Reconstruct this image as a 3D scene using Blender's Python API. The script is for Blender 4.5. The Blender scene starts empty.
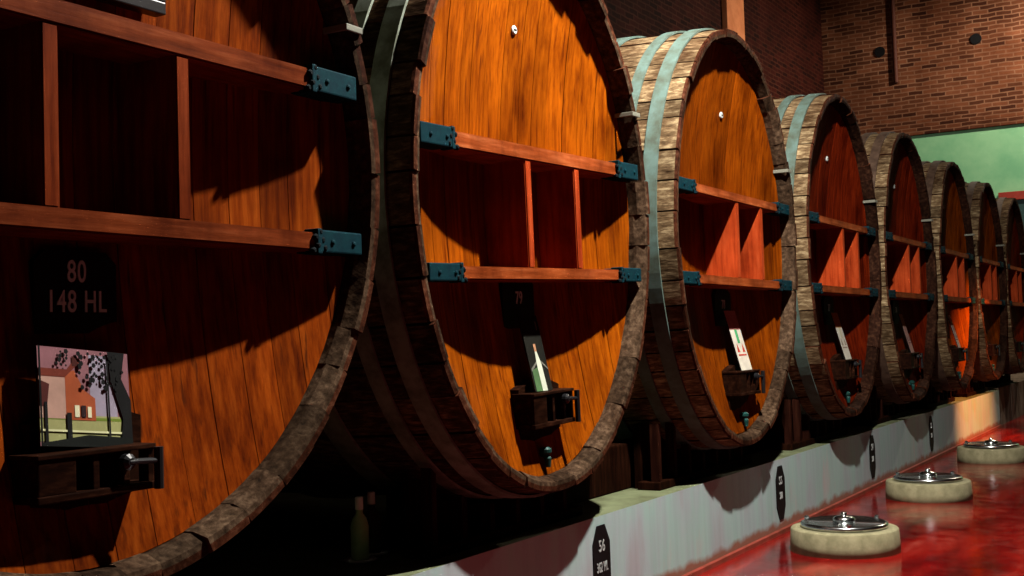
import bpy, bmesh, math, random
from mathutils import Vector, Matrix
rnd = random.Random(7)
scn = bpy.context.scene
COL = scn.collection
PI = math.pi
EYE = 1.4586

# ------------------------------------------------------------------ helpers
def link(name, bm, mats, parent=None, smooth=False):
    me = bpy.data.meshes.new(name)
    bmesh.ops.recalc_face_normals(bm, faces=bm.faces[:])
    bm.to_mesh(me); bm.free()
    if not isinstance(mats, (list, tuple)): mats = [mats]
    for m in mats: me.materials.append(m)
    if smooth:
        for p in me.polygons: p.use_smooth = True
    o = bpy.data.objects.new(name, me)
    COL.objects.link(o)
    if parent: o.parent = parent
    return o

def empty(name, loc, rx=0, rz=0):
    o = bpy.data.objects.new(name, None)
    o.empty_display_size = .1
    o.location = loc; o.rotation_euler = (rx, 0, rz)
    COL.objects.link(o)
    return o

def tag(o, label=None, cat=None, group=None, kind=None):
    if label: o['label'] = label
    if cat: o['category'] = cat
    if group: o['group'] = group
    if kind: o['kind'] = kind
    return o

def box(bm, x0, x1, y0, y1, z0, z1, bev=0, mi=0, jit=0):
    vs = []
    for x in (x0, x1):
        for y in (y0, y1):
            for z in (z0, z1):
                vs.append(bm.verts.new((x + rnd.uniform(-jit, jit), y + rnd.uniform(-jit, jit), z + rnd.uniform(-jit, jit))))
    fs = []
    for f in ((0,1,3,2),(4,6,7,5),(0,4,5,1),(2,3,7,6),(0,2,6,4),(1,5,7,3)):
        F = bm.faces.new([vs[i] for i in f]); F.material_index = mi; fs.append(F)
    if bev:
        es = list({e for f in fs for e in f.edges})
        r = bmesh.ops.bevel(bm, geom=es, offset=bev, segments=2, affect='EDGES', profile=.6)
        for f in r['faces']: f.material_index = mi
    return vs

def prism(bm, pts, x0, x1, mi=0):
    """closed polygon in (y,z) extruded along x"""
    a = [bm.verts.new((x0, y, z)) for y, z in pts]
    b = [bm.verts.new((x1, y, z)) for y, z in pts]
    n = len(pts)
    fs = [bm.faces.new(a), bm.faces.new(b[::-1])]
    for i in range(n):
        fs.append(bm.faces.new((a[i], a[(i+1) % n], b[(i+1) % n], b[i])))
    for f in fs: f.material_index = mi

def lathe(bm, prof, c=(0,0,0), axis='z', n=40, mi=0):
    rings = []
    for r, h in prof:
        ring = []
        for i in range(n):
            a = 2*PI*i/n
            u, v = r*math.cos(a), r*math.sin(a)
            p = (u, v, h) if axis == 'z' else ((h, u, v) if axis == 'x' else (u, h, v))
            ring.append(bm.verts.new((p[0]+c[0], p[1]+c[1], p[2]+c[2])))
        rings.append(ring)
    for a, b in zip(rings, rings[1:]):
        for i in range(n):
            f = bm.faces.new((a[i], a[(i+1) % n], b[(i+1) % n], b[i])); f.material_index = mi
    for ring in (rings[0], rings[-1]):
        try:
            f = bm.faces.new(ring); f.material_index = mi
        except Exception: pass

def tube(bm, pts, r, n=10, mi=0):
    pts = [Vector(p) for p in pts]; rings = []
    for i, p in enumerate(pts):
        d = (pts[min(i+1, len(pts)-1)] - pts[max(i-1, 0)]).normalized()
        u = d.orthogonal().normalized() if i == 0 else (u - d*u.dot(d)).normalized()
        v = d.cross(u)
        rr = r[i] if isinstance(r, (list, tuple)) else r
        rings.append([bm.verts.new(p + rr*(u*math.cos(2*PI*k/n) + v*math.sin(2*PI*k/n))) for k in range(n)])
    for a, b in zip(rings, rings[1:]):
        for i in range(n):
            f = bm.faces.new((a[i], a[(i+1) % n], b[(i+1) % n], b[i])); f.material_index = mi
    for ring in (rings[0], rings[-1]):
        f = bm.faces.new(ring); f.material_index = mi

def text_part(body, size, loc, parent, m, sx=.72, name='lettering', depth=.0015, facing='x'):
    cu = bpy.data.curves.new('lettering_curve', 'FONT')
    cu.body = body; cu.size = size; cu.align_x = 'CENTER'; cu.align_y = 'CENTER'; cu.extrude = depth; cu.offset = .0008; cu.space_character = 1.12
    t = bpy.data.objects.new('lettering_tmp', cu); COL.objects.link(t)
    dg = bpy.context.evaluated_depsgraph_get(); dg.update()
    me = bpy.data.meshes.new_from_object(t.evaluated_get(dg))
    bpy.data.objects.remove(t)
    # text x -> +y, text y -> +z, normal -> +x
    M = Matrix(((0,0,1,0),(sx,0,0,0),(0,1,0,0),(0,0,0,1)))
    me.transform(M)
    me.materials.clear(); me.materials.append(m)
    o = bpy.data.objects.new(name, me); COL.objects.link(o)
    o.location = loc; o.parent = parent
    return o

# ------------------------------------------------------------------ materials
def mat(name):
    m = bpy.data.materials.new(name); m.use_nodes = True
    nt = m.node_tree; b = nt.nodes['Principled BSDF']
    return m, nt, b
def N(nt, t, **kw):
    n = nt.nodes.new(t)
    for k, v in kw.items():
        if k.startswith('i_'): n.inputs[k[2:].replace('_', ' ')].default_value = v
        else: setattr(n, k, v)
    return n
def ramp(nt, fac, stops):
    r = nt.nodes.new('ShaderNodeValToRGB')
    el = r.color_ramp.elements
    while len(el) < len(stops): el.new(.5)
    for e, (p, c) in zip(el, stops):
        e.position = p; e.color = (*c, 1)
    nt.links.new(fac, r.inputs[0]); return r
def mapped(nt, scale, off=(0,0,0), rot=(0,0,0)):
    tc = nt.nodes.new('ShaderNodeTexCoord'); mp = nt.nodes.new('ShaderNodeMapping')
    mp.inputs['Scale'].default_value = scale; mp.inputs['Location'].default_value = off
    mp.inputs['Rotation'].default_value = rot
    nt.links.new(tc.outputs['Object'], mp.inputs[0]); return mp.outputs[0]
def mixc(nt, fac, a, b, mode='MIX'):
    mx = nt.nodes.new('ShaderNodeMix'); mx.data_type = 'RGBA'; mx.blend_type = mode
    for s, v in ((mx.inputs[0], fac), (mx.inputs[6], a), (mx.inputs[7], b)):
        if hasattr(v, 'links'): nt.links.new(v, s)
        elif isinstance(v, (int, float)): s.default_value = v
        else: s.default_value = (*v, 1)
    return mx.outputs[2]
def bump(nt, b, h, s=.3, d=.01):
    bp = nt.nodes.new('ShaderNodeBump'); bp.inputs['Strength'].default_value = s; bp.inputs['Distance'].default_value = d
    nt.links.new(h, bp.inputs['Height']); nt.links.new(bp.outputs[0], b.inputs['Normal'])

def wood(name, dark, mid, light, scale=(6, 6, .6), rough=.42, isl=.35, gs=1.0, bs=.25, streak=None):
    m, nt, b = mat(name)
    v = mapped(nt, scale)
    geo = nt.nodes.new('ShaderNodeNewGeometry')
    n1 = N(nt, 'ShaderNodeTexNoise', i_Scale=5.0*gs, i_Detail=8.0, i_Roughness=.62); n1.noise_dimensions = '4D'
    nt.links.new(v, n1.inputs['Vector'])
    mw = N(nt, 'ShaderNodeMath', operation='MULTIPLY'); mw.inputs[1].default_value = 9
    nt.links.new(geo.outputs['Random Per Island'], mw.inputs[0]); nt.links.new(mw.outputs[0], n1.inputs['W'])
    r = ramp(nt, n1.outputs[0], [(.28, dark), (.5, mid), (.74, light)])
    # island tint
    t = ramp(nt, geo.outputs['Random Per Island'], [(0, (1-isl,)*3), (1, (1+isl*.6,)*3)])
    c = mixc(nt, 1.0, r.outputs[0], t.outputs[0], 'MULTIPLY')
    # large blotches of wear
    v2 = mapped(nt, (1.6, 1.6, .9))
    n2 = N(nt, 'ShaderNodeTexNoise', i_Scale=2.2, i_Detail=6.0, i_Roughness=.6); nt.links.new(v2, n2.inputs['Vector'])
    w = ramp(nt, n2.outputs[0], [(.3, (.42,.33,.30)), (.46, (.85,.80,.78)), (.62, (1.2,1.2,1.2))])
    c = mixc(nt, 1.0, c, w.outputs[0], 'MULTIPLY')
    if streak:
        v3 = mapped(nt, (26, 26, 1.3)); n3 = N(nt, 'ShaderNodeTexNoise', i_Scale=1.5, i_Detail=4.0); nt.links.new(v3, n3.inputs['Vector'])
        s3 = ramp(nt, n3.outputs[0], [(.6, (0,0,0)), (.72, (1,1,1))])
        c = mixc(nt, s3.outputs[0], c, streak)
    nt.links.new(c, b.inputs['Base Color'])
    b.inputs['Roughness'].default_value = rough
    b.inputs['Specular IOR Level'].default_value = .012
    bump(nt, b, n1.outputs[0], bs, .006)
    return m

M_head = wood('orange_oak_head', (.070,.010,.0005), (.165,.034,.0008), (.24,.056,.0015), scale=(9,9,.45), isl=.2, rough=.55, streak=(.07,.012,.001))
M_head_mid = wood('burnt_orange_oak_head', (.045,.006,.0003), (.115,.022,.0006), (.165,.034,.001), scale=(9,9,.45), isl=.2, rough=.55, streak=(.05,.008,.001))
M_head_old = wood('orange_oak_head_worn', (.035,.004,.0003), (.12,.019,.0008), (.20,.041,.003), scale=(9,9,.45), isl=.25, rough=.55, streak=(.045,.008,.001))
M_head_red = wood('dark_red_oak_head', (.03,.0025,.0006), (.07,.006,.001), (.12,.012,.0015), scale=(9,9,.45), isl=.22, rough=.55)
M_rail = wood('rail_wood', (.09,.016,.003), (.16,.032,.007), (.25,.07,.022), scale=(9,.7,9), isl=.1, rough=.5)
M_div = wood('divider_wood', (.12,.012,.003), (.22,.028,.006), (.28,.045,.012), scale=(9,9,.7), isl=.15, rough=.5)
M_rail_dim = wood('dim_rail_wood', (.045,.008,.002), (.085,.016,.004), (.14,.036,.012), scale=(9,.7,9), isl=.1, rough=.5)  # darker rail copy: weaker lamplight on the nearest cask put into its colour
M_div_dim = wood('dim_divider_wood', (.045,.006,.0015), (.095,.015,.003), (.14,.026,.007), scale=(9,9,.7), isl=.15, rough=.5)  # divider colour darkened likewise for the nearest cask's weaker light
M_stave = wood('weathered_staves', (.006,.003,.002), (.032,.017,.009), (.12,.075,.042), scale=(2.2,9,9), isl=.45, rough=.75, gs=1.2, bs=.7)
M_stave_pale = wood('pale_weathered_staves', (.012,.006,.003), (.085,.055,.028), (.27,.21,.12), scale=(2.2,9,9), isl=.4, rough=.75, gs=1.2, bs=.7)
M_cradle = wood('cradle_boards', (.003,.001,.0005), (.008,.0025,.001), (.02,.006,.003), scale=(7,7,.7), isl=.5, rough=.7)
M_inner = wood('dusty_chime_inside', (.006,.0035,.002), (.032,.019,.011), (.085,.054,.032), scale=(7,7,7), isl=.5, rough=.8, bs=.7)
M_chime = wood('dark_chime_endgrain', (.008,.003,.002), (.030,.009,.004), (.075,.03,.016), scale=(7,7,7), isl=.5, rough=.7, bs=.7)
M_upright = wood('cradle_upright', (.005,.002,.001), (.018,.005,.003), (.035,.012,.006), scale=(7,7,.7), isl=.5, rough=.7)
M_chime_shade = wood('shaded_chime_inside', (.004,.002,.001), (.013,.005,.003), (.04,.018,.009), scale=(7,7,7), isl=.5, rough=.8, bs=.7)  # shade on the farther rims put into a darker colour
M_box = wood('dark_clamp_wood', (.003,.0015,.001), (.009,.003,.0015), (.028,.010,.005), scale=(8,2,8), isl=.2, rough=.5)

def plain(name, c, rough=.5, metal=0, noise=None, nscale=8, spec=.18):
    m, nt, b = mat(name)
    b.inputs['Roughness'].default_value = rough; b.inputs['Metallic'].default_value = metal
    b.inputs['Specular IOR Level'].default_value = spec
    v = mapped(nt, (1,1,1))
    n = N(nt, 'ShaderNodeTexNoise', i_Scale=float(nscale), i_Detail=7.0, i_Roughness=.65); nt.links.new(v, n.inputs['Vector'])
    c2 = noise or tuple(x*.75 for x in c)
    r = ramp(nt, n.outputs[0], [(.35, c2), (.62, c)])
    nt.links.new(r.outputs[0], b.inputs['Base Color'])
    bump(nt, b, n.outputs[0], .15, .004)
    return m
M_hoop = plain('painted_iron_hoop', (.062,.098,.085), .75, 0, (.04,.05,.035), 9)
M_hoop_rust = plain('rusty_iron_hoop', (.06,.035,.022), .7, 0, (.025,.013,.008), 9)
M_hoop_grey = plain('greyed_iron_hoop', (.12,.14,.11), .7, 0, (.05,.055,.035), 9)
M_teal = plain('teal_painted_iron', (.0015,.019,.024), .75, 0, (.0015,.012,.018), 40, .03)
M_black = plain('black_paint', (.003,.003,.004), .6, 0, (.0015,.0015,.0015), 8, .08)
M_nut = plain('rough_black_iron', (.004,.006,.007), .8, 0, spec=.03)
M_iron = plain('black_iron', (.006,.006,.007), .4, 0)
M_letter = plain('grey_lettering', (.42,.62,.60), .8)
M_letter_w = plain('white_lettering', (.26,.27,.26), .7)
M_tagm = plain('white_enamel', (.35,.37,.35), .5)
M_milk = plain('milky_white', (.8,.82,.78), .6)
M_clip = plain('pale_zinc', (.11,.11,.085), .7, 0)
M_brass = plain('verdigris_tap', (.004,.04,.034), .5, .1, (.004,.02,.016), 30)
M_steel = plain('stainless_steel', (.62,.65,.64), .2, 1.0, (.4,.42,.42), 20)
M_steel_dark = plain('dark_steel_dish', (.012,.03,.026), .3, .6)
M_conc = plain('cream_concrete', (.22,.20,.115), .85, 0, (.14,.13,.07), 12)
M_frame = plain('black_frame', (.006,.004,.004), .35)
M_gold = plain('gilt_edge', (.22,.14,.06), .8, 0, spec=.03)

# plinth paint : whitewash with pink, blue and ochre blotches
def plinth_mat():
    m, nt, b = mat('stained_whitewash')
    v = mapped(nt, (1,1,.35))
    n1 = N(nt, 'ShaderNodeTexNoise', i_Scale=3.2, i_Detail=6.0, i_Roughness=.6); nt.links.new(v, n1.inputs['Vector'])
    r1 = ramp(nt, n1.outputs[0], [(.3, (.24,.24,.25)), (.45, (.245,.30,.305)), (.6, (.22,.33,.30)), (.75, (.30,.28,.275))])
    v2 = mapped(nt, (1,7,.5))
    n2 = N(nt, 'ShaderNodeTexNoise', i_Scale=2.5, i_Detail=5.0); nt.links.new(v2, n2.inputs['Vector'])
    r2 = ramp(nt, n2.outputs[0], [(.3, (.90,.89,.89)), (.6, (1.0,1.0,1.0))])
    c = mixc(nt, 1.0, r1.outputs[0], r2.outputs[0], 'MULTIPLY')
    # grubby foot of the wall
    tc = nt.nodes.new('ShaderNodeTexCoord'); sp = nt.nodes.new('ShaderNodeSeparateXYZ'); nt.links.new(tc.outputs['Object'], sp.inputs[0])
    n3 = N(nt, 'ShaderNodeTexNoise', i_Scale=7.0, i_Detail=5.0); nt.links.new(tc.outputs['Object'], n3.inputs['Vector'])
    ad = N(nt, 'ShaderNodeMath', operation='MULTIPLY_ADD'); nt.links.new(n3.outputs[0], ad.inputs[0]); ad.inputs[1].default_value = -.11; nt.links.new(sp.outputs[2], ad.inputs[2])
    r3 = ramp(nt, ad.outputs[0], [(0.0, (1,1,1)), (.045, (0,0,0))])
    c = mixc(nt, r3.outputs[0], c, (.16,.055,.03))
    nt.links.new(c, b.inputs['Base Color']); b.inputs['Roughness'].default_value = .75
    bump(nt, b, n2.outputs[0], .2, .005)
    return m
M_plinth = plinth_mat()
M_plinth_top = plain('mossy_screed', (.10,.115,.06), .8, 0, (.05,.055,.025), 5)

def floor_mat():
    m, nt, b = mat('glossy_red_floor')
    v = mapped(nt, (1,.35,1), rot=(0,0,.25))
    n1 = N(nt, 'ShaderNodeTexNoise', i_Scale=2.6, i_Detail=9.0, i_Roughness=.62, i_Distortion=.6); nt.links.new(v, n1.inputs['Vector'])
    r1 = ramp(nt, n1.outputs[0], [(.3, (.03,.0006,.001)), (.47, (.10,.0016,.002)), (.60, (.18,.006,.004)), (.74, (.26,.035,.025))])
    nt.links.new(r1.outputs[0], b.inputs['Base Color'])
    v2 = mapped(nt, (1,1,1))
    n2 = N(nt, 'ShaderNodeTexNoise', i_Scale=7.0, i_Detail=8.0, i_Roughness=.6); nt.links.new(v2, n2.inputs['Vector'])
    rr = ramp(nt, n2.outputs[0], [(.35, (.07,.07,.07)), (.7, (.24,.24,.24))])
    nt.links.new(rr.outputs[0], b.inputs['Roughness'])
    b.inputs['Specular IOR Level'].default_value = .38
    bump(nt, b, n2.outputs[0], .12, .01)
    return m
M_floor = floor_mat()

def brick_mat(name, c1, c2, mortar, plane, bw=.30, rh=.088):
    m, nt, b = mat(name)
    tc = nt.nodes.new('ShaderNodeTexCoord'); sp = nt.nodes.new('ShaderNodeSeparateXYZ'); cb = nt.nodes.new('ShaderNodeCombineXYZ')
    nt.links.new(tc.outputs['Object'], sp.inputs[0])
    nt.links.new(sp.outputs[0 if plane == 'xz' else 1], cb.inputs[0]); nt.links.new(sp.outputs[2], cb.inputs[1])
    nz = N(nt, 'ShaderNodeTexNoise', i_Scale=3.0, i_Detail=3.0); nt.links.new(tc.outputs['Object'], nz.inputs['Vector'])
    dv = N(nt, 'ShaderNodeVectorMath', operation='MULTIPLY_ADD'); nt.links.new(nz.outputs['Color'], dv.inputs[0]); dv.inputs[1].default_value = (.05,.05,0); nt.links.new(cb.outputs[0], dv.inputs[2])
    br = nt.nodes.new('ShaderNodeTexBrick'); nt.links.new(dv.outputs[0], br.inputs['Vector'])
    br.inputs['Scale'].default_value = 1; br.inputs['Brick Width'].default_value = bw; br.inputs['Row Height'].default_value = rh
    br.inputs['Mortar Size'].default_value = .014; br.inputs['Mortar Smooth'].default_value = .3; br.inputs['Bias'].default_value = -.12
    br.inputs['Color1'].default_value = (*c1, 1); br.inputs['Color2'].default_value = (*c2, 1); br.inputs['Mortar'].default_value = (*mortar, 1)
    n = N(nt, 'ShaderNodeTexNoise', i_Scale=.9, i_Detail=8.0, i_Roughness=.65); nt.links.new(tc.outputs['Object'], n.inputs['Vector'])
    r = ramp(nt, n.outputs[0], [(.3, (.45,.36,.33)), (.5, (.85,.8,.8)), (.68, (1.25,1.25,1.3))])
    c = mixc(nt, 1.0, br.outputs['Color'], r.outputs[0], 'MULTIPLY')
    nt.links.new(c, b.inputs['Base Color']); b.inputs['Roughness'].default_value = .9; b.inputs['Specular IOR Level'].default_value = .08
    bump(nt, b, br.outputs['Fac'], -.6, .02)
    return m
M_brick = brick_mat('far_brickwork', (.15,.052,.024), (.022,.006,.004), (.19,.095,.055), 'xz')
M_brick_l = brick_mat('side_brickwork', (.035,.005,.003), (.010,.0015,.001), (.05,.014,.008), 'yz')  # shade of the side wall put into darker brick colours
M_green = plain('green_dado_paint', (.20,.42,.24), .8, 0, (.13,.34,.19), 1.2)
M_pil = plain('lit_orange_pilaster', (.62,.22,.09), .8, 0, (.5,.16,.06), 4)  # light falling on the pilaster put into a bright orange colour
M_ledge = plain('red_ledge', (.25,.03,.02), .6)
M_dark = plain('dark_plaster', (.05,.045,.04), .9)

# ------------------------------------------------------------------ setting
XP = -.162; ZP = .535; YF = 26.0; XL = -4.5
bm = bmesh.new(); box(bm, XP-.02, 7.2, -3, YF+.2, -.2, 0); tag(link('floor', bm, M_floor), kind='structure')
bm = bmesh.new(); box(bm, XL, XP, -3, 18.93, -.2, ZP, mi=0)
for f in bm.faces:
    if abs(f.normal.z) > .5 or True:
        if all(abs(v.co.z-ZP) < 1e-5 for v in f.verts): f.material_index = 1
tag(link('trim_1', bm, [M_plinth, M_plinth_top]), kind='structure')
M_pan = wood('dull_boarding', (.05,.035,.025), (.13,.10,.08), (.22,.19,.15), scale=(9,9,.5), isl=.4, rough=.7)
bm = bmesh.new()
y = 18.93
while y < YF:
    w = .35; box(bm, XL, XP-.03, y+.01, min(y+w, YF)-.01, -.2, ZP+.02, .004); y += w
tag(link('trim_2', bm, M_pan), kind='structure')
bm = bmesh.new()   # coved foot
prism(bm, [(-3, 0), (18.9, 0), (18.9, .03), (-3, .03)], XP, XP+.03); tag(link('baseboard_left', bm, plain('red_skirting', (.20,.03,.02), .5, 0, (.10,.02,.01), 6)), kind='structure')
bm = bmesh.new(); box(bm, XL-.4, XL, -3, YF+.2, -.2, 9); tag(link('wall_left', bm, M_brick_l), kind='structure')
bm = bmesh.new(); box(bm, XL-.4, 7.6, YF, YF+.4, -.2, 9); tag(link('wall_back', bm, M_brick), kind='structure')
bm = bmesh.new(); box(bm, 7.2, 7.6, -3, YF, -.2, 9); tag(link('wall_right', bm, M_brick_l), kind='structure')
bm = bmesh.new(); box(bm, XL-.4, 7.6, -3.4, -3, -.2, 9); tag(link('wall_front', bm, M_dark), kind='structure')
bm = bmesh.new(); box(bm, XL-.4, 7.6, -3.4, YF+.4, 9, 9.2); tag(link('ceiling', bm, M_dark), kind='structure')
GZ = 4.08 + EYE
bm = bmesh.new(); box(bm, XL, 7.2, YF-.03, YF, 0, GZ); tag(link('trim_3', bm, M_green), kind='structure')
bm = bmesh.new(); box(bm, XL, 7.2, YF-.1, YF, GZ, GZ+.16, .02); box(bm, XL, 7.2, YF-.06, YF, GZ+.16, GZ+.3, .02)
tag(link('trim_4', bm, M_brick), kind='structure')
bm = bmesh.new(); box(bm, XL, XL+.1, 19.75, 20.65, 0, 9, .02); tag(link('trim_5', bm, M_pil), kind='structure')
# doorway in the far wall right of the row
do = empty('door_1', (.12, YF-.03, 0)); do['kind'] = 'structure'
bm = bmesh.new(); box(bm, -1.15, 1.2, -.12, 0, 2.55+EYE, 2.72+EYE, .01); link('lintel', bm, M_ledge, do)
bm = bmesh.new(); box(bm, -1.15, -.95, -.1, 0, 0, 2.55+EYE, .01); box(bm, 1.0, 1.2, -.1, 0, 0, 2.55+EYE, .01); link('door_frame', bm, M_ledge, do)
bm = bmesh.new()
for k in range(13): box(bm, -.945+k*.15, -.945+k*.15+.144, -.06, 0, 0, 2.55+EYE, .004)
link('door_leaf', bm, plain('dark_teal_door', (.02,.05,.05), .6), do)

# wall fittings, far wall
bm = bmesh.new(); tube(bm, [(-2.95, YF-.045, 9), (-2.95, YF-.045, 5.25+EYE)], .045, 14)
pp = link('downpipe', bm, plain('rusty_pipe', (.07,.02,.012), .6)); tag(pp, 'thin dark vertical pipe running down the far brick wall', 'pipe')
for (x, z, lab) in ((-3.268, 5.966, 'dark round vent hole left of the thin pipe on the far brick wall'), (-1.325, 5.94, 'dark round vent hole high on the far brick wall, right of the pipe')):
    bm = bmesh.new(); lathe(bm, [(.11, -.03), (.11, 0), (.08, 0), (.08, -.02)], (x, YF, z+EYE), 'y', 24)  # raised dark ring stands in for an open putlog hole
    tag(link('putlog_hole', bm, M_iron), lab, 'putlog', 'putlog holes')

# ------------------------------------------------------------------ casks
HB, HH = 1.15, 1.375
LEN = 3.2
def ell(b, h, t): return b*math.cos(t), h*math.sin(t)
def nrm(b, h, t):
    n = Vector((math.cos(t)/b, math.sin(t)/h)); n.normalize(); return n.x, n.y
def param_table(b, h, n):
    # parameter values splitting the ellipse in n roughly equal arcs with jitter
    K = 2000; acc = [0.0]; p = ell(b, h, 0)
    for i in range(1, K+1):
        q = ell(b, h, 2*PI*i/K); acc.append(acc[-1] + math.dist(p, q)); p = q
    ws = [rnd.uniform(.75, 1.3) for _ in range(n)]; s = sum(ws); tgt = 0; out = []; j = 0
    for w in ws:
        while acc[j] < tgt: j += 1
        out.append(2*PI*j/K); tgt += acc[-1]*w/s
    out.append(2*PI); return out

def bulge(x): return 1 + .04*(1 - ((x + LEN/2)/(LEN/2))**2)

def head_x(y, z, b, h):
    r2 = min(1, (y/b)**2 + (z/h)**2)
    return -(.095 + .17*(1 - r2))

def make_cask(Y, bh, roll, fo, div, number, headm, stavem, hoopm, label, framed=False):
    b, h = bh
    zc = 2.117 if number != '80' else 2.11
    root = empty('wine_cask', (0, Y, zc), rx=math.radians(roll))
    tag(root, label, 'wine cask', 'great oval casks in a row')
    th = .085
    # staves (one continuous shell of boards)
    bm = bmesh.new(); ts = param_table(b, h, 46)
    for t0, t1 in zip(ts, ts[1:]):
        dr = rnd.uniform(-.006, .006); dx = rnd.uniform(-.012, .006); g = .0045
        chip = rnd.uniform(0, .022)
        prof = [(dx, -.028-chip*.3, 0), (dx-.004, -.046-chip*.4, 0), (dx-.045-chip, -th+.01, 0), (-.42, -th, 0)]
        outer = [(dx, -.006, 1), (dx-.012, .0, 1)] + [(-.25, 0, 1)] + [(-LEN*k/8, 0, 1) for k in range(1, 9)]
        rows = []
        for k in range(4):
            t = t0 + g/b + (t1-t0-2*g/b)*k/3
            row = []
            e = ell(b, h, t); n = nrm(b, h, t)
            for (x, off, o) in prof[::-1] + outer:
                tt = t if o else t0 + (t1-t0)*k/3; e = ell(b, h, tt); n = nrm(b, h, tt)
                sc = bulge(min(0, x))
                row.append(bm.verts.new((x, e[0]*sc + n[0]*(off+dr), e[1]*sc + n[1]*(off+dr))))
            # inner return
            row.append(bm.verts.new((-LEN, e[0] - n[0]*th, e[1] - n[1]*th)))
            rows.append(row)
        nn = len(rows[0])
        for a, c in zip(rows, rows[1:]):
            for i in range(nn):
                F_ = bm.faces.new((a[i], a[(i+1) % nn], c[(i+1) % nn], c[i]))
                F_.material_index = 1 if i in (3, 4) else (2 if i in (0, 1, 2) else 0)      # sawn end grain of the chime
        bm.faces.new(rows[0]).material_index = 1; bm.faces.new(rows[-1][::-1]).material_index = 1
    link('staves', bm, [stavem, M_chime, M_inner if int(number) > 77 else M_chime_shade], root)
    # hoops
    for hx, hw in ((-.165, .090), (-.34, .075), (-.68, .12), (-1.25, .12), (-2.2, .12), (-2.65, .11), (-2.95, .11)):
        bm = bmesh.new(); n = 96; rings = []
        for (x, off) in ((hx+hw/2, .004), (hx+hw/2, .016), (hx-hw/2, .016), (hx-hw/2, .004)):
            sc = bulge(x); ring = []
            for i in range(n):
                t = 2*PI*i/n; e = ell(b, h, t); q = nrm(b, h, t)
                ring.append(bm.verts.new((x, e[0]*sc + q[0]*off, e[1]*sc + q[1]*off)))
            rings.append(ring)
        for i in range(4):
            a, c = rings[i], rings[(i+1) % 4]
            for k in range(n): bm.faces.new((a[k], a[(k+1) % n], c[(k+1) % n], c[k]))
        link('hoop', bm, hoopm, root, False)
    # heads : concave planked
    ib, ih = b-th+.012, h-th+.012
    def head(front):
        bm = bmesh.new()
        y = -ib; seams = [-ib]
        while y < ib - .08:
            y += rnd.uniform(.10, .17); seams.append(min(y, ib))
        seams[-1] = ib
        for y0, y1 in zip(seams, seams[1:]):
            a, c = y0+.0016, y1-.0016
            cols = []
            for k in range(4):
                yy = a + (c-a)*k/3
                zl = ih*math.sqrt(max(0, 1-(yy/ib)**2))
                cols.append([(yy, -zl + 2*zl*j/24) for j in range(25)])
            dz = rnd.uniform(-.0012, .0012)
            vr = []
            for k, cc in enumerate(cols):
                vr.append([bm.verts.new(((head_x(yy, zz, ib, ih) + dz - (.0015 if k in (0, 3) else 0)) if front else -LEN+.15, yy, zz)) for yy, zz in cc])
            vb = [[bm.verts.new((v.co.x-.03, v.co.y, v.co.z)) for v in vr[0]], [bm.verts.new((v.co.x-.03, v.co.y, v.co.z)) for v in vr[-1]]]
            strips = [vb[0]] + vr + [vb[1]]
            for p, q in zip(strips, strips[1:]):
                for j in range(24): 
                    try: bm.faces.new((p[j], p[j+1], q[j+1], q[j]))
                    except Exception: pass
        bmesh.ops.remove_doubles(bm, verts=bm.verts[:], dist=1e-5)
        return link('head', bm, headm, root)
    head(True)
    head(False)
    # shelf rails
    def rail(name, z0, z1):
        zm = (z0+z1)/2
        wl = ib*math.sqrt(1-(zm/ih)**2) - .008
        bm = bmesh.new(); K = 16
        top, bot = [], []
        fr = -.028
        pts = [(fr, -wl), (fr, wl)] + [(head_x(wl-2*wl*i/K, zm, ib, ih)-.002, wl-2*wl*i/K) for i in range(K+1)]
        a = [bm.verts.new((x, y, z0)) for x, y in pts]; c = [bm.verts.new((x, y, z1)) for x, y in pts]
        n = len(pts); bm.faces.new(a[::-1]); bm.faces.new(c)
        for i in range(n): bm.faces.new((a[i], a[(i+1) % n], c[(i+1) % n], c[i]))
        # soften front edges
        es = [e for e in bm.edges if all(abs(v.co.x-fr) < 1e-6 for v in e.verts)]
        bmesh.ops.bevel(bm, geom=es, offset=.006, segments=2, affect='EDGES')
        r_ = link(name, bm, M_rail_dim if number == '80' else M_rail, root)
        for sgn in (-1, 1):
            bm = bmesh.new()
            y0, y1 = sorted((sgn*(wl-.24), sgn*(wl+.0)))
            box(bm, fr-.10, fr+.012, y0, y1, z0-.006, z1+.010, .006)
            for k in range(2):   # flush bolts
                yy = y0 + .07 + k*(y1-y0-.12)
                lathe(bm, [(.010, 0), (.010, .006), (.004, .009)], (fr+.010, yy, zm), 'x', 8)
            yy = sgn*(wl-.24)
            box(bm, fr-.05, fr+.014, yy-.012, yy+.012, z0-.012, z1+.014, .004)
            link('iron_strap', bm, M_teal, r_)
            bm = bmesh.new()     # rough iron nuts and chain at the inner end of the strap
            for k in range(6):
                lathe(bm, [(.010, -.01), (.013, .006), (.006, .012)], (fr+.004, yy-sgn*(.0+.012*k)+sgn*.03, z0 + (z1-z0)*((k*.37+.2) % 1)*1.2-.006), 'x', 7)
            link('strap_nuts', bm, M_nut, r_)
        return r_
    up0, up1 = {'80': (.922, .995), '79': (.850, .920)}.get(number, (.888, .948))
    lo0, lo1 = {'80': (.348, .412), '79': (.292, .350)}.get(number, (.325, .385))
    o = EYE - zc
    rail('upper_rail', up0+o, up1+o)
    rail('lower_rail', lo0+o, lo1+o)
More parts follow.
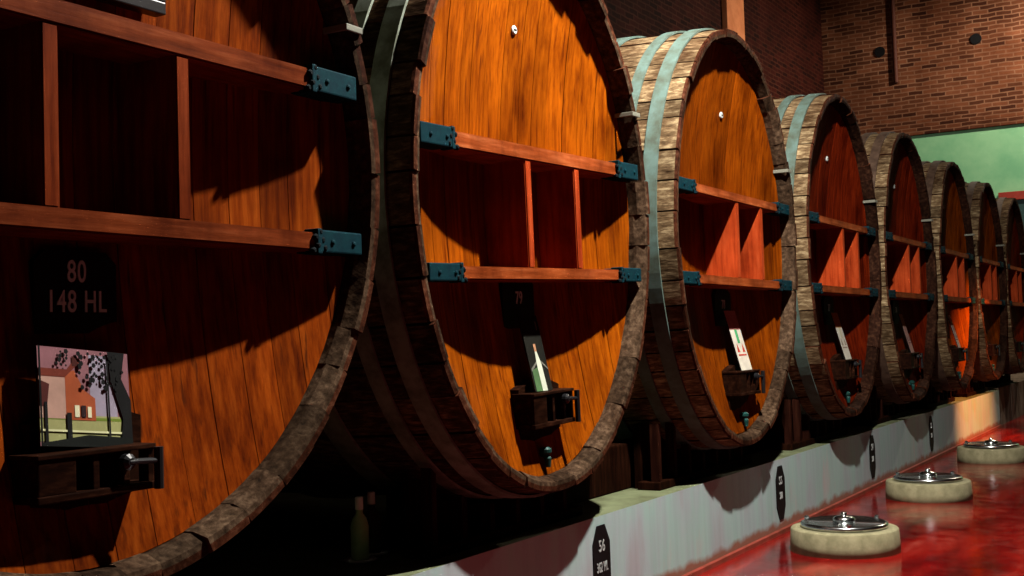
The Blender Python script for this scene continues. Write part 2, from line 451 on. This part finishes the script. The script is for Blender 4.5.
    for d in div:
        bm = bmesh.new(); zz0, zz1 = lo1+o-.001, up0+o+.001
        y0, y1 = d-.028, d+.028; K = 10
        pts = [(-.033, zz0), (-.033, zz1)] + [(head_x(d, zz1-(zz1-zz0)*i/K, ib, ih)-.003, zz1-(zz1-zz0)*i/K) for i in range(K+1)]
        a = [bm.verts.new((x, y0, z)) for x, z in pts]; c = [bm.verts.new((x, y1, z)) for x, z in pts]
        n = len(pts); bm.faces.new(a); bm.faces.new(c[::-1])
        for i in range(n): bm.faces.new((a[i], a[(i+1) % n], c[(i+1) % n], c[i]))
        es = [e for e in bm.edges if all(abs(v.co.x+.033) < 1e-6 for v in e.verts)]
        bmesh.ops.bevel(bm, geom=es, offset=.005, segments=2, affect='EDGES')
        link('divider', bm, M_div_dim if number == '80' else M_div, root)
    # number plaque
    py, pz = (fo if number != '80' else .06), .19+o
    px = head_x(py, pz, ib, ih)
    bm = bmesh.new(); prism(bm, [(py-.15, pz-.12), (py+.15, pz-.12), (py+.15, pz+.09), (py+.11, pz+.125), (py-.11, pz+.125), (py-.15, pz+.09)], px-.01, px+.014)
    pl = link('number_plaque', bm, M_black, root)
    if number == '80':
        text_part('80', .092, (px+.0155, py, .252+o), pl, M_letter)
        text_part('148 HL', .092, (px+.0155, py, .162+o), pl, M_letter)
    else:
        text_part(number, .085, (px+.0155, py, .215+o), pl, M_letter)
    # enamel tag high on the head
    ty, tz = fo + .0, 1.52*1 + o
    if number != '80':
        tx = head_x(ty, tz, ib, ih)
        bm = bmesh.new(); lathe(bm, [(.023, -.004), (.023, .006), (.018, .010)], (tx, ty, tz), 'x', 20)
        tg = link('enamel_disc', bm, M_tagm, root)
        bm = bmesh.new(); box(bm, tx+.009, tx+.0115, ty-.012, ty+.012, tz-.004, tz+.004); link('disc_mark', bm, M_black, tg)
    # bracket on the chime, upper right
    t = math.radians(24); e = ell(b, h, t); q = nrm(b, h, t)
    bm = bmesh.new()
    c = Vector((0.008, e[0]-q[0]*.04, e[1]-q[1]*.04))
    box(bm, .0, .012, c.y-.045, c.y+.04, c.z-.012, c.z+.012, .003); box(bm, -.1, .012, c.y-.055, c.y-.043, c.z-.012, c.z+.012, .003)
    link('chime_bracket', bm, M_clip, root)
    # man-hole door under the clamp box
    dy, dz = fo+.0, max(-.44+o, -ih+.30)
    def hx(y, z): return head_x(y, z, ib, ih)
    dp = [(-.17, -.26), (.17, -.26), (.2, -.1), (.2, .12), (.15, .22), (.06, .26), (-.06, .26), (-.15, .22), (-.2, .12), (-.2, -.1)]
    bm = bmesh.new()
    xb = hx(dy, dz)
    N_ = 4
    for i in range(N_):
        y0 = -.2 + .4*i/N_; y1 = y0 + .4/N_ - .004
        def topz(y): return .18 - .3*max(0, abs(y)-.06)
        def botz(y): return -.21 + .5*y*y
        zt0, zt1 = topz(y0)-.02, topz(y1)-.02
        prism(bm, [(dy+y0, dz+botz(y0)), (dy+y1, dz+botz(y1)), (dy+y1, dz+zt1), (dy+y0, dz+zt0)], xb-.02, xb+.028)
    door = link('manhole_door', bm, M_box, root)
    dy -= .04; tz = max(-.60+o, -ih+.10); bm = bmesh.new(); tube(bm, [(xb+.0, dy, tz), (xb+.07, dy, tz), (xb+.08, dy, tz-.02), (xb+.08, dy, tz-.06)], [.016, .016, .018, .012], 12)
    lathe(bm, [(.022, 0), (.028, .01), (.028, .025), (.015, .035)], (xb+.07, dy, tz), 'z', 14)
    if number != '80': link('tap', bm, M_brass, door)
    else: bm.free()
    # clamp box (picture rest) : boards, posts and lever
    cb = hx(fo, -.33+o)
    bz0, bz1 = (-.40+o, -.235+o) if number != '80' else (-.395+o, -.262+o)
    y0, y1 = (fo-.215, fo+.185) if number != '80' else (fo-.25, fo+.165)
    bm = bmesh.new()
    box(bm, cb-.005, cb+.12, y0, y1, bz0, bz0+.022, .004)
    box(bm, cb-.005, cb+.12, y0, y1, bz1-.014, bz1, .003)
    box(bm, cb-.005, cb+.115, y0+.005, y0+.13, bz0+.02, bz1-.012, .004)
    for k in (.19, .30, y1-y0-.024): box(bm, cb+.07, cb+.112, y0+k, y0+k+.022, bz0+.02, bz1-.012, .003)
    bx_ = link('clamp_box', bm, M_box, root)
    bm = bmesh.new()
    tube(bm, [(cb+.12, y0+.30, bz1-.045), (cb+.14, y0+.30, bz1-.045), (cb+.14, y0+.32, bz1-.045), (cb+.14, y1-.01, bz1-.05)], .009, 10)
    tube(bm, [(cb+.14, y1-.01, bz1-.01), (cb+.14, y1-.01, bz0+.0)], .014, 10)
    lathe(bm, [(.024, 0), (.024, .02), (.012, .03)], (cb+.115, y0+.30, bz1-.045), 'x', 12)
    link('clamp_lever', bm, M_iron, bx_)
    return dict(root=root, b=b, h=h, ib=ib, ih=ih, Y=Y, zc=zc, fo=fo, cb=cb, roll=roll)

spec = [
 # Y, size, roll, feature offset, dividers, number
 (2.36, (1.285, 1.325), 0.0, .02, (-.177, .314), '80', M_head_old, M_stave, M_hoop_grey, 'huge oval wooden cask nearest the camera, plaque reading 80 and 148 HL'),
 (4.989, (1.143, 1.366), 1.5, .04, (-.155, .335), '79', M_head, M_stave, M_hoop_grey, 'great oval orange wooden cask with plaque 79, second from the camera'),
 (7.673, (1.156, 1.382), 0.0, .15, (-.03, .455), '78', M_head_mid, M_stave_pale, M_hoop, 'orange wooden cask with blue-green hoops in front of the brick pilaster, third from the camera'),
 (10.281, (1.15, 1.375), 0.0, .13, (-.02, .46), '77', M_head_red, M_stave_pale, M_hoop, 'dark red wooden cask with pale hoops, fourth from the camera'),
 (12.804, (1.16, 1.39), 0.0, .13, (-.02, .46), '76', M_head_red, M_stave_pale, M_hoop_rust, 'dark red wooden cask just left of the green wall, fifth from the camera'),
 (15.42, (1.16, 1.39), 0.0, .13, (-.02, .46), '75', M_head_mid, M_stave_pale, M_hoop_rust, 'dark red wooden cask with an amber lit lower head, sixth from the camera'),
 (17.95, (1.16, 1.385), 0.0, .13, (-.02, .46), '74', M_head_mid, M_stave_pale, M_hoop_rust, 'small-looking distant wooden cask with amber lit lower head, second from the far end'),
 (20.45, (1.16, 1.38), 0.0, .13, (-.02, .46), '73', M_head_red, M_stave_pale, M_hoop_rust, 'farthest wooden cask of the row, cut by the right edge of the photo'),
]
casks = [make_cask(*s) for s in spec]

# cradles under the casks
places = ['nearest cask marked 80', 'second cask marked 79', 'third cask with blue-green hoops', 'fourth cask from the camera', 'fifth cask from the camera', 'sixth cask from the camera', 'seventh cask from the camera', 'farthest cask of the row']
for c, pl in zip(casks, places):
    root = empty('cask_cradle', (0, c['Y']-.15, ZP))
    tag(root, 'dark boarded wooden cradle carrying the ' + pl, 'cradle', 'cradles under the casks')
    off = .15
    def top(yy, sc):
        t = abs(yy - off)/(c['b']*sc)
        zz = c['zc'] - c['h']*sc*math.sqrt(max(0, 1-min(1, t)**2)) - ZP - .035
        return min(zz - abs(math.sin(math.radians(c['roll']))*(yy-off)), .40)
    first = -.49 if pl.startswith('second') else -.73
    if pl.startswith('nearest'): first, last = -.9, .55
    else: last = .86
    y = first
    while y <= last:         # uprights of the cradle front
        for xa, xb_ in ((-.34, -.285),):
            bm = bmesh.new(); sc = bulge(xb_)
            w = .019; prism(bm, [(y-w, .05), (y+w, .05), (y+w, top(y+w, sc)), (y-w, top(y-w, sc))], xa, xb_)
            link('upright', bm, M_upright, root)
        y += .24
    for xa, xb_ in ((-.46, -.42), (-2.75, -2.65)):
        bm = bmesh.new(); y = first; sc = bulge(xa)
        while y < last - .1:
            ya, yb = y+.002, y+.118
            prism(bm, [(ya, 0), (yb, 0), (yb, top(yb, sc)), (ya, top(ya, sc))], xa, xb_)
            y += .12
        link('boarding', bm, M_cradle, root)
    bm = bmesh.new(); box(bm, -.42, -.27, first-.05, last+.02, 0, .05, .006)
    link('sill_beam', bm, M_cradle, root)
bm = bmesh.new(); box(bm, -.66, -.50, 4.5, 18.8, ZP, ZP+.28, .01)  # beam added to stand in for shade on the low wall top
tag(link('shade_beam', bm, M_cradle), 'long dark beam added in place of shade on the low wall behind the cask cradles', 'beam')

# ------------------------------------------------------------------ pictures standing on the clamp boxes
def picture(c, w, hgt, art, label, roll=0, top_in=.11, z_base=-.233, yo=0, xo=.09, name='picture'):
    zb = EYE + z_base
    cb = c['cb']
    xbot = cb + xo 
    root = empty(name, (xbot, c['Y'] + c['fo'] + yo, zb + c['fo']*math.sin(math.radians(c['roll']))))
    lean = math.asin(min(.9, top_in/hgt))
    root.rotation_euler = (math.radians(roll), -lean, 0)
    tag(root, label, 'picture', 'pictures propped on the casks')
    bm = bmesh.new(); box(bm, -.008, 0, -w/2, w/2, 0, hgt); link('backing', bm, M_frame, root)
    art(root, w, hgt)
    return root
_cols = {}
def flat(c):
    if c not in _cols: _cols[c] = plain('print_ink_%d' % len(_cols), c, .8, spec=.04)
    return _cols[c]
def patch(root, name, pts, c, x):
    bm = bmesh.new(); prism(bm, pts, x, x+.0006); return link(name, bm, flat(c), root)

def art_house(root, w, h):
    def P(u, v): return (-w/2 + u*w, v*h)
    bm = bmesh.new()
    shapes = [
     ([(0,0),(1,0),(1,1),(0,1)], (.17,.075,.085)),            # sky pinkish
     ([(.55,.3),(.85,.3),(.85,.95),(.55,.95)], (.22,.19,.24)),
     ([(0,.05),(.9,.05),(.9,.32),(0,.32)], (.22,.22,.09)),    # pale grass
     ([(0,.27),(1,.27),(1,.30),(0,.30)], (.10,.14,.02)),
     ([(0,.28),(.28,.28),(.28,.72),(0,.72)], (.30,.18,.14)),   # white gable wall
     ([(.28,.27),(.6,.27),(.6,.50),(.48,.58),(.38,.78),(.28,.74)], (.24,.055,.02)),  # ochre wing
     ([(0,.70),(.28,.70),(.44,.86),(.38,.88),(.3,.78),(0,.78)], (.10,.02,.012)),
     ([(.36,.82),(.42,.82),(.42,.92),(.36,.92)], (.04,.01,.008)),
     ([(0,.40),(.08,.40),(.11,.62),(0,.66)], (.05,.012,.01)),
     ([(.37,.30),(.42,.30),(.42,.42),(.37,.42)], (.5,.48,.32)),
     ([(.51,.30),(.55,.30),(.55,.41),(.51,.41)], (.5,.48,.32)),
     ([(.44,.30),(.49,.30),(.49,.42),(.44,.42)], (.02,.01,.01)),
     ([(0,.15),(.9,.14),(.9,.16),(0,.17)], (.45,.45,.25)),
     ([(.05,.02),(.08,.02),(.08,.44),(.05,.44)], (.006,.006,.006)),
     ([(.28,.02),(.33,.02),(.33,.34),(.28,.34)], (.006,.006,.006)),
     ([(.735,.05),(.755,.05),(.755,.9),(.735,.9)], (.01,.01,.01)),
     ([(.86,0),(1,0),(1,.5),(.9,.72),(.95,1),(.75,1),(.78,.7),(.9,.3)], (.006,.006,.006)),  # tree trunk
     ([(0,0),(1,0),(1,.10),(.5,.12),(0,.03)], (.006,.007,.006)),
     ([(0,0),(.02,0),(.02,1),(0,1)], (.004,.004,.004)),
    ]
    mats, idx = [], {}
    for k, (pts, c) in enumerate(shapes):
        if c not in idx: idx[c] = len(mats); mats.append(flat(c))
        prism(bm, [P(u, v) for u, v in pts], .0003*k, .0003*k+.0003, idx[c])
    leaf = random.Random(3)
    if (.006,.006,.006) in idx: li = idx[(.006,.006,.006)]
    for k in range(70):
        u, v = leaf.uniform(.42, .92), leaf.uniform(.60, .97)
        if k % 5 == 0: u, v = leaf.uniform(.18,.3), leaf.uniform(.8,.98)
        r = leaf.uniform(.008, .026)
        prism(bm, [P(u+r*math.cos(a), v+r*1.2*math.sin(a)) for a in (0, 1.2, 2.4, 3.7, 5.0)], .006, .0065+.00001*k, li)
    link('print', bm, mats, root)
def art_bottle(root, w, H_):
    h = H_*.72
    bm = bmesh.new(); g = [flat((.008,.008,.006)), flat((.05,.10,.04)), flat((.40,.43,.34)), flat((.30,.15,.08)), flat((.11,.11,.09))]
    prism(bm, [(-w/2,0),(w/2,0),(w/2,H_),(-w/2,H_)], 0, .0006, 0)
    prism(bm, [(-w*.42,0),(-.0,0),(-.0,h*.45),(-w*.42,h*.38)], .0006, .0012, 1)
    prism(bm, [(-w*.08,0),(w*.2,0),(w*.16,h*.5),(w*.04,h*.72),(-w*.06,h*.72),(-w*.10,h*.5)], .0012, .002, 2)
    prism(bm, [(-w*.07,h*.72),(w*.05,h*.72),(w*.05,h*.86),(-w*.07,h*.86)], .0012, .002, 3)
    prism(bm, [(-w*.46,h*.36),(-w*.1,h*.5),(-w*.1,h*.54),(-w*.46,h*.41)], .0012, .002, 4)
    prism(bm, [(w*.18,h*.5),(w*.48,h*.38),(w*.48,h*.41),(w*.18,h*.55)], .0012, .002, 4)
    prism(bm, [(w*.30,H_*.80),(w*.36,H_*.80),(w*.36,H_*.92),(w*.30,H_*.92)], .0012, .002, 4)
    link('print', bm, g, root)
def art_poster(cols):
    def f(root, w, h):
        bm = bmesh.new(); ms = [flat(c) for c in cols]
        prism(bm, [(-w/2,0),(w/2,0),(w/2,h),(-w/2,h)], 0, .0006, 0)
        prism(bm, [(-w/2,h*.68),(w/2,h*.68),(w/2,h),(-w/2,h)], .0006, .001, 1)
        prism(bm, [(-w*.1,h*.45),(w*.12,h*.45),(w*.12,h*.68),(-w*.1,h*.68)], .001, .0014, 2)
        for q in (-.26, .22): prism(bm, [(w*q-.02,h*.3),(w*q+.03,h*.3),(w*q+.005,h*.45)], .001, .0014, 3)
        prism(bm, [(-w*.35,h*.24),(w*.38,h*.24),(w*.38,h*.265),(-w*.35,h*.265)], .001, .0014, 3)
        link('print', bm, ms, root)
    return f
picture(casks[0], .32, .285, art_house, 'printed picture of a gabled house behind a fence and tree, on the nearest cask', roll=-6, top_in=.05, yo=-.025, xo=.05, z_base=-.259)
picture(casks[1], .17, .37, art_bottle, 'narrow print of a pale bottle on green, propped on the cask marked 79', top_in=.08, yo=-.02, xo=.08)
picture(casks[2], .21, .42, art_poster([(.48,.44,.36),(.34,.13,.11),(.05,.25,.10),(.35,.03,.02)]), 'tall pale print with green and red marks, propped on the third cask', top_in=.11)
picture(casks[3], .19, .42, art_poster([(.36,.34,.28),(.30,.12,.04),(.3,.28,.18),(.16,.12,.1)]), 'tall print with a brown top, propped on the fourth cask', top_in=.11)
picture(casks[4], .15, .42, art_poster([(.22,.12,.10),(.22,.08,.04),(.2,.1,.08),(.1,.05,.05)]), 'faded reddish print propped on the fifth cask', top_in=.11)
picture(casks[5], .15, .42, art_poster([(.36,.30,.26),(.30,.25,.22),(.2,.1,.08),(.1,.05,.05)]), 'faded greyish print propped on the sixth cask', top_in=.11)

# framed panel hung above the shelf of the nearest cask
c = casks[0]
fr = empty('framed_picture', (head_x(0,.45,c['ib'],c['ih'])+.055, 2.41, 1.085+EYE))
tag(fr, 'black framed picture with a gilt inner edge hung above the nearest cask shelf', 'frame')
W, H = .32, .45
bm = bmesh.new()
for a in ((-W, W, 0, .04), (-W, W, H-.04, H), (-W, -W+.04, .04, H-.04), (W-.04, W, .04, H-.04)):
    box(bm, -.02, .03, *a, .004)
link('outer_frame', bm, M_frame, fr)
bm = bmesh.new()
for a in ((-W+.04, W-.04, .04, .062), (-W+.04, W-.04, H-.062, H-.04), (-W+.04, -W+.062, .062, H-.062), (W-.062, W-.04, .062, H-.062)):
    box(bm, -.015, .018, *a, .004)
link('bevel_strip', bm, M_gold, fr)
bm = bmesh.new(); box(bm, -.02, .004, -W+.06, W-.06, .06, H-.06); link('panel', bm, M_frame, fr)

# ------------------------------------------------------------------ tank plaques on the low wall
def tank_plaque(Y, l1, l2, label, z0=.095, z1=.487, hw=.10):
    root = empty('tank_plaque', (XP, Y, z0)); tag(root, label, 'plaque', 'tank plaques on the low wall')
    H = z1-z0
    bm = bmesh.new()
    prism(bm, [(-hw*.45, 0), (hw*.45, 0), (hw, H*.24), (hw, H*.76), (hw*.45, H), (-hw*.45, H), (-hw, H*.76), (-hw, H*.24)], -.004, .006)
    link('plate', bm, M_black, root)
    text_part(l1, .085, (.0072, 0, H*.72), root, M_letter_w, sx=.8)
    text_part(l2, .072, (.0072, 0, H*.44), root, M_letter_w, sx=.54)
tank_plaque(5.70, '56', '362 HL', 'black eight-sided plaque reading 56 and 362 HL on the low wall')
tank_plaque(8.68, '55', '500', 'black eight-sided plaque on the low wall behind the nearest manhole lid')
tank_plaque(11.40, '54', '500', 'black plaque on the low wall left of the middle manhole lid')
tank_plaque(14.06, '53', '500', 'black plaque on the low wall beside the orange lit stretch, farthest of four')

# ------------------------------------------------------------------ manhole lids
for (x, Y, lab, cat) in ((.455, 8.12, 'nearest round steel tank lid on a cream concrete collar on the red floor', 0),
                    (.445, 10.86, 'middle round steel tank lid on a cream concrete collar on the red floor', 1),
                    (.47, 14.05, 'farthest round steel tank lid on a cream concrete collar, at the right edge', 2)):
    root = empty('floor_hatch', (x, Y, 0)); tag(root, lab, 'hatch', 'round tank hatches on the floor')
    bm = bmesh.new(); lathe(bm, [(.36, -.01), (.358, .06), (.352, .145), (.346, .153), (.29, .158), (.29, .05)], n=64)
    link('concrete_collar', bm, M_conc, root, True)
    bm = bmesh.new(); lathe(bm, [(.275, .15), (.285, .165), (.285, .185), (.265, .192), (.25, .185)], n=64)
    rim = link('lid_rim', bm, M_steel, root, True)
    bm = bmesh.new(); lathe(bm, [(.252, .15), (.252, .184), (.2, .176), (.12, .174), (.05, .178)], n=48)
    link('lid_dish', bm, M_steel_dark, root, True)
    bm = bmesh.new()
    a0 = rnd.uniform(0, 1)
    for k in range(2):
        a = a0 + k*PI/2
        tube(bm, [(-.25*math.cos(a), -.25*math.sin(a), .184), (0, 0, .184), (.25*math.cos(a), .25*math.sin(a), .184)], .007, 8)
    link('cross_bar', bm, M_steel, root)
    bm = bmesh.new(); lathe(bm, [(.07, .18), (.075, .195), (.07, .215), (.05, .225), (.022, .228), (.018, .236), (.022, .246), (.012, .252)], n=24)
    link('lid_knob', bm, M_steel, root, True)
    bm = bmesh.new()
    for k in range(3):
        a = .9 + k*2*PI/3
        lathe(bm, [(.018, .188), (.018, .205), (.008, .212)], (.268*math.cos(a), .268*math.sin(a), 0), n=8)
    link('rim_bolts', bm, M_steel, root)

# bottles standing on the low wall between the first two casks
for (x, Y, m, lab) in ((-.565, 4.18, plain('pale_green_glass', (.42,.60,.30), .4), 'pale green bottle standing on a saucer in the dark between the first two casks'),
                       (-.62, 4.34, plain('brown_glass', (.05,.03,.015), .3), 'dim brown bottle in the dark right of the pale green bottle')):
    root = empty('bottle', (x, Y, ZP)); tag(root, lab, 'bottle', 'bottles between the casks')
    bm = bmesh.new(); lathe(bm, [(.038, .008), (.04, .02), (.04, .15), (.03, .185), (.016, .205), (.015, .26)], n=20); link('glass_body', bm, m, root, True)
    bm = bmesh.new(); lathe(bm, [(.018, .222), (.018, .275), (.012, .278)], n=16); link('capsule', bm, M_milk if 'pale' in lab else M_box, root, True)
    bm = bmesh.new(); lathe(bm, [(.06, 0), (.075, .008), (.03, .006)], n=24); link('saucer', bm, M_milk if 'pale' in lab else M_box, root, True)

# ------------------------------------------------------------------ lamps
def pendant(x, y, z, power, color, label, size=.06, blocker=False):
    root = empty('pendant_lamp', (x, y, z)); tag(root, label, 'lamp', 'pendant lamps')
    bm = bmesh.new(); lathe(bm, [(.05, .22), (.10, .20), (.22, .10), (.30, .02), (.29, .02), (.20, .10), (.09, .185)], n=32)
    link('lamp_shade', bm, M_iron, root, True)
    if blocker:
        bm = bmesh.new(); box(bm, .075, .085, -1.2, 1.2, -.36, .12, .003); link('added_light_blocker', bm, M_iron, root)  # unseen plate added to keep lamplight off the open floor
    bm = bmesh.new(); tube(bm, [(0, 0, .2), (0, 0, 9-z)], .01, 8); link('cord', bm, M_iron, root)
    l = bpy.data.lights.new('pendant_light', 'POINT'); l.energy = power; l.color = color; l.shadow_soft_size = size
    o = bpy.data.objects.new('pendant_light', l); o.location = (0, 0, .03); COL.objects.link(o); o.parent = root
pendant(1.65, 5.5, 5.7, 4300, (1.0, .95, .88), 'dark enamel pendant lamp hanging before the second and third casks', blocker=True)
pendant(1.8, 23.2, 8.2, 2000, (1.0, .86, .66), 'unseen pendant lamp added to light the far wall')  # lamp out of view, added to brighten the far wall
def spot(loc, tgt, e, col, ang, blend=.5, size=.06):
    l = bpy.data.lights.new('spot_light', 'SPOT'); l.energy = e; l.color = col; l.spot_size = math.radians(ang); l.spot_blend = blend; l.shadow_soft_size = size
    o = bpy.data.objects.new('spot_light', l); o.location = loc
    o.rotation_euler = (Vector(tgt)-Vector(loc)).to_track_quat('-Z', 'Y').to_euler(); COL.objects.link(o)
spot((2.4, 16.4, 3.0), (-.16, 16.9, .65), 2500, (1.0, .36, .11), 50, .8)

w = bpy.data.worlds.new('world'); scn.world = w; w.use_nodes = True
w.node_tree.nodes['Background'].inputs[0].default_value = (.5,.4,.4,1); w.node_tree.nodes['Background'].inputs[1].default_value = .0

# ------------------------------------------------------------------ camera
f, yaw, pit, rol = 1200., .5316, .0458, -.0322
F = Vector((-math.sin(yaw)*math.cos(pit), math.cos(yaw)*math.cos(pit), math.sin(pit)))
R0 = Vector((math.cos(yaw), math.sin(yaw), 0)); U0 = R0.cross(F)
R = R0*math.cos(rol) + U0*math.sin(rol); U = -R0*math.sin(rol) + U0*math.cos(rol)
cam = bpy.data.cameras.new('camera'); co = bpy.data.objects.new('camera', cam); COL.objects.link(co)
M = Matrix((R, U, -F)).transposed().to_4x4(); M.translation = Vector((2.7, 0, EYE)); co.matrix_world = M
cam.sensor_width = 36; cam.lens = 36*f/1024; cam.clip_start = .05; cam.clip_end = 100
scn.camera = co
scn.view_settings.view_transform = 'Standard'; scn.view_settings.look = 'None'
scn.view_settings.exposure = 0; scn.view_settings.gamma = 1
scn.view_settings.use_curve_mapping = False
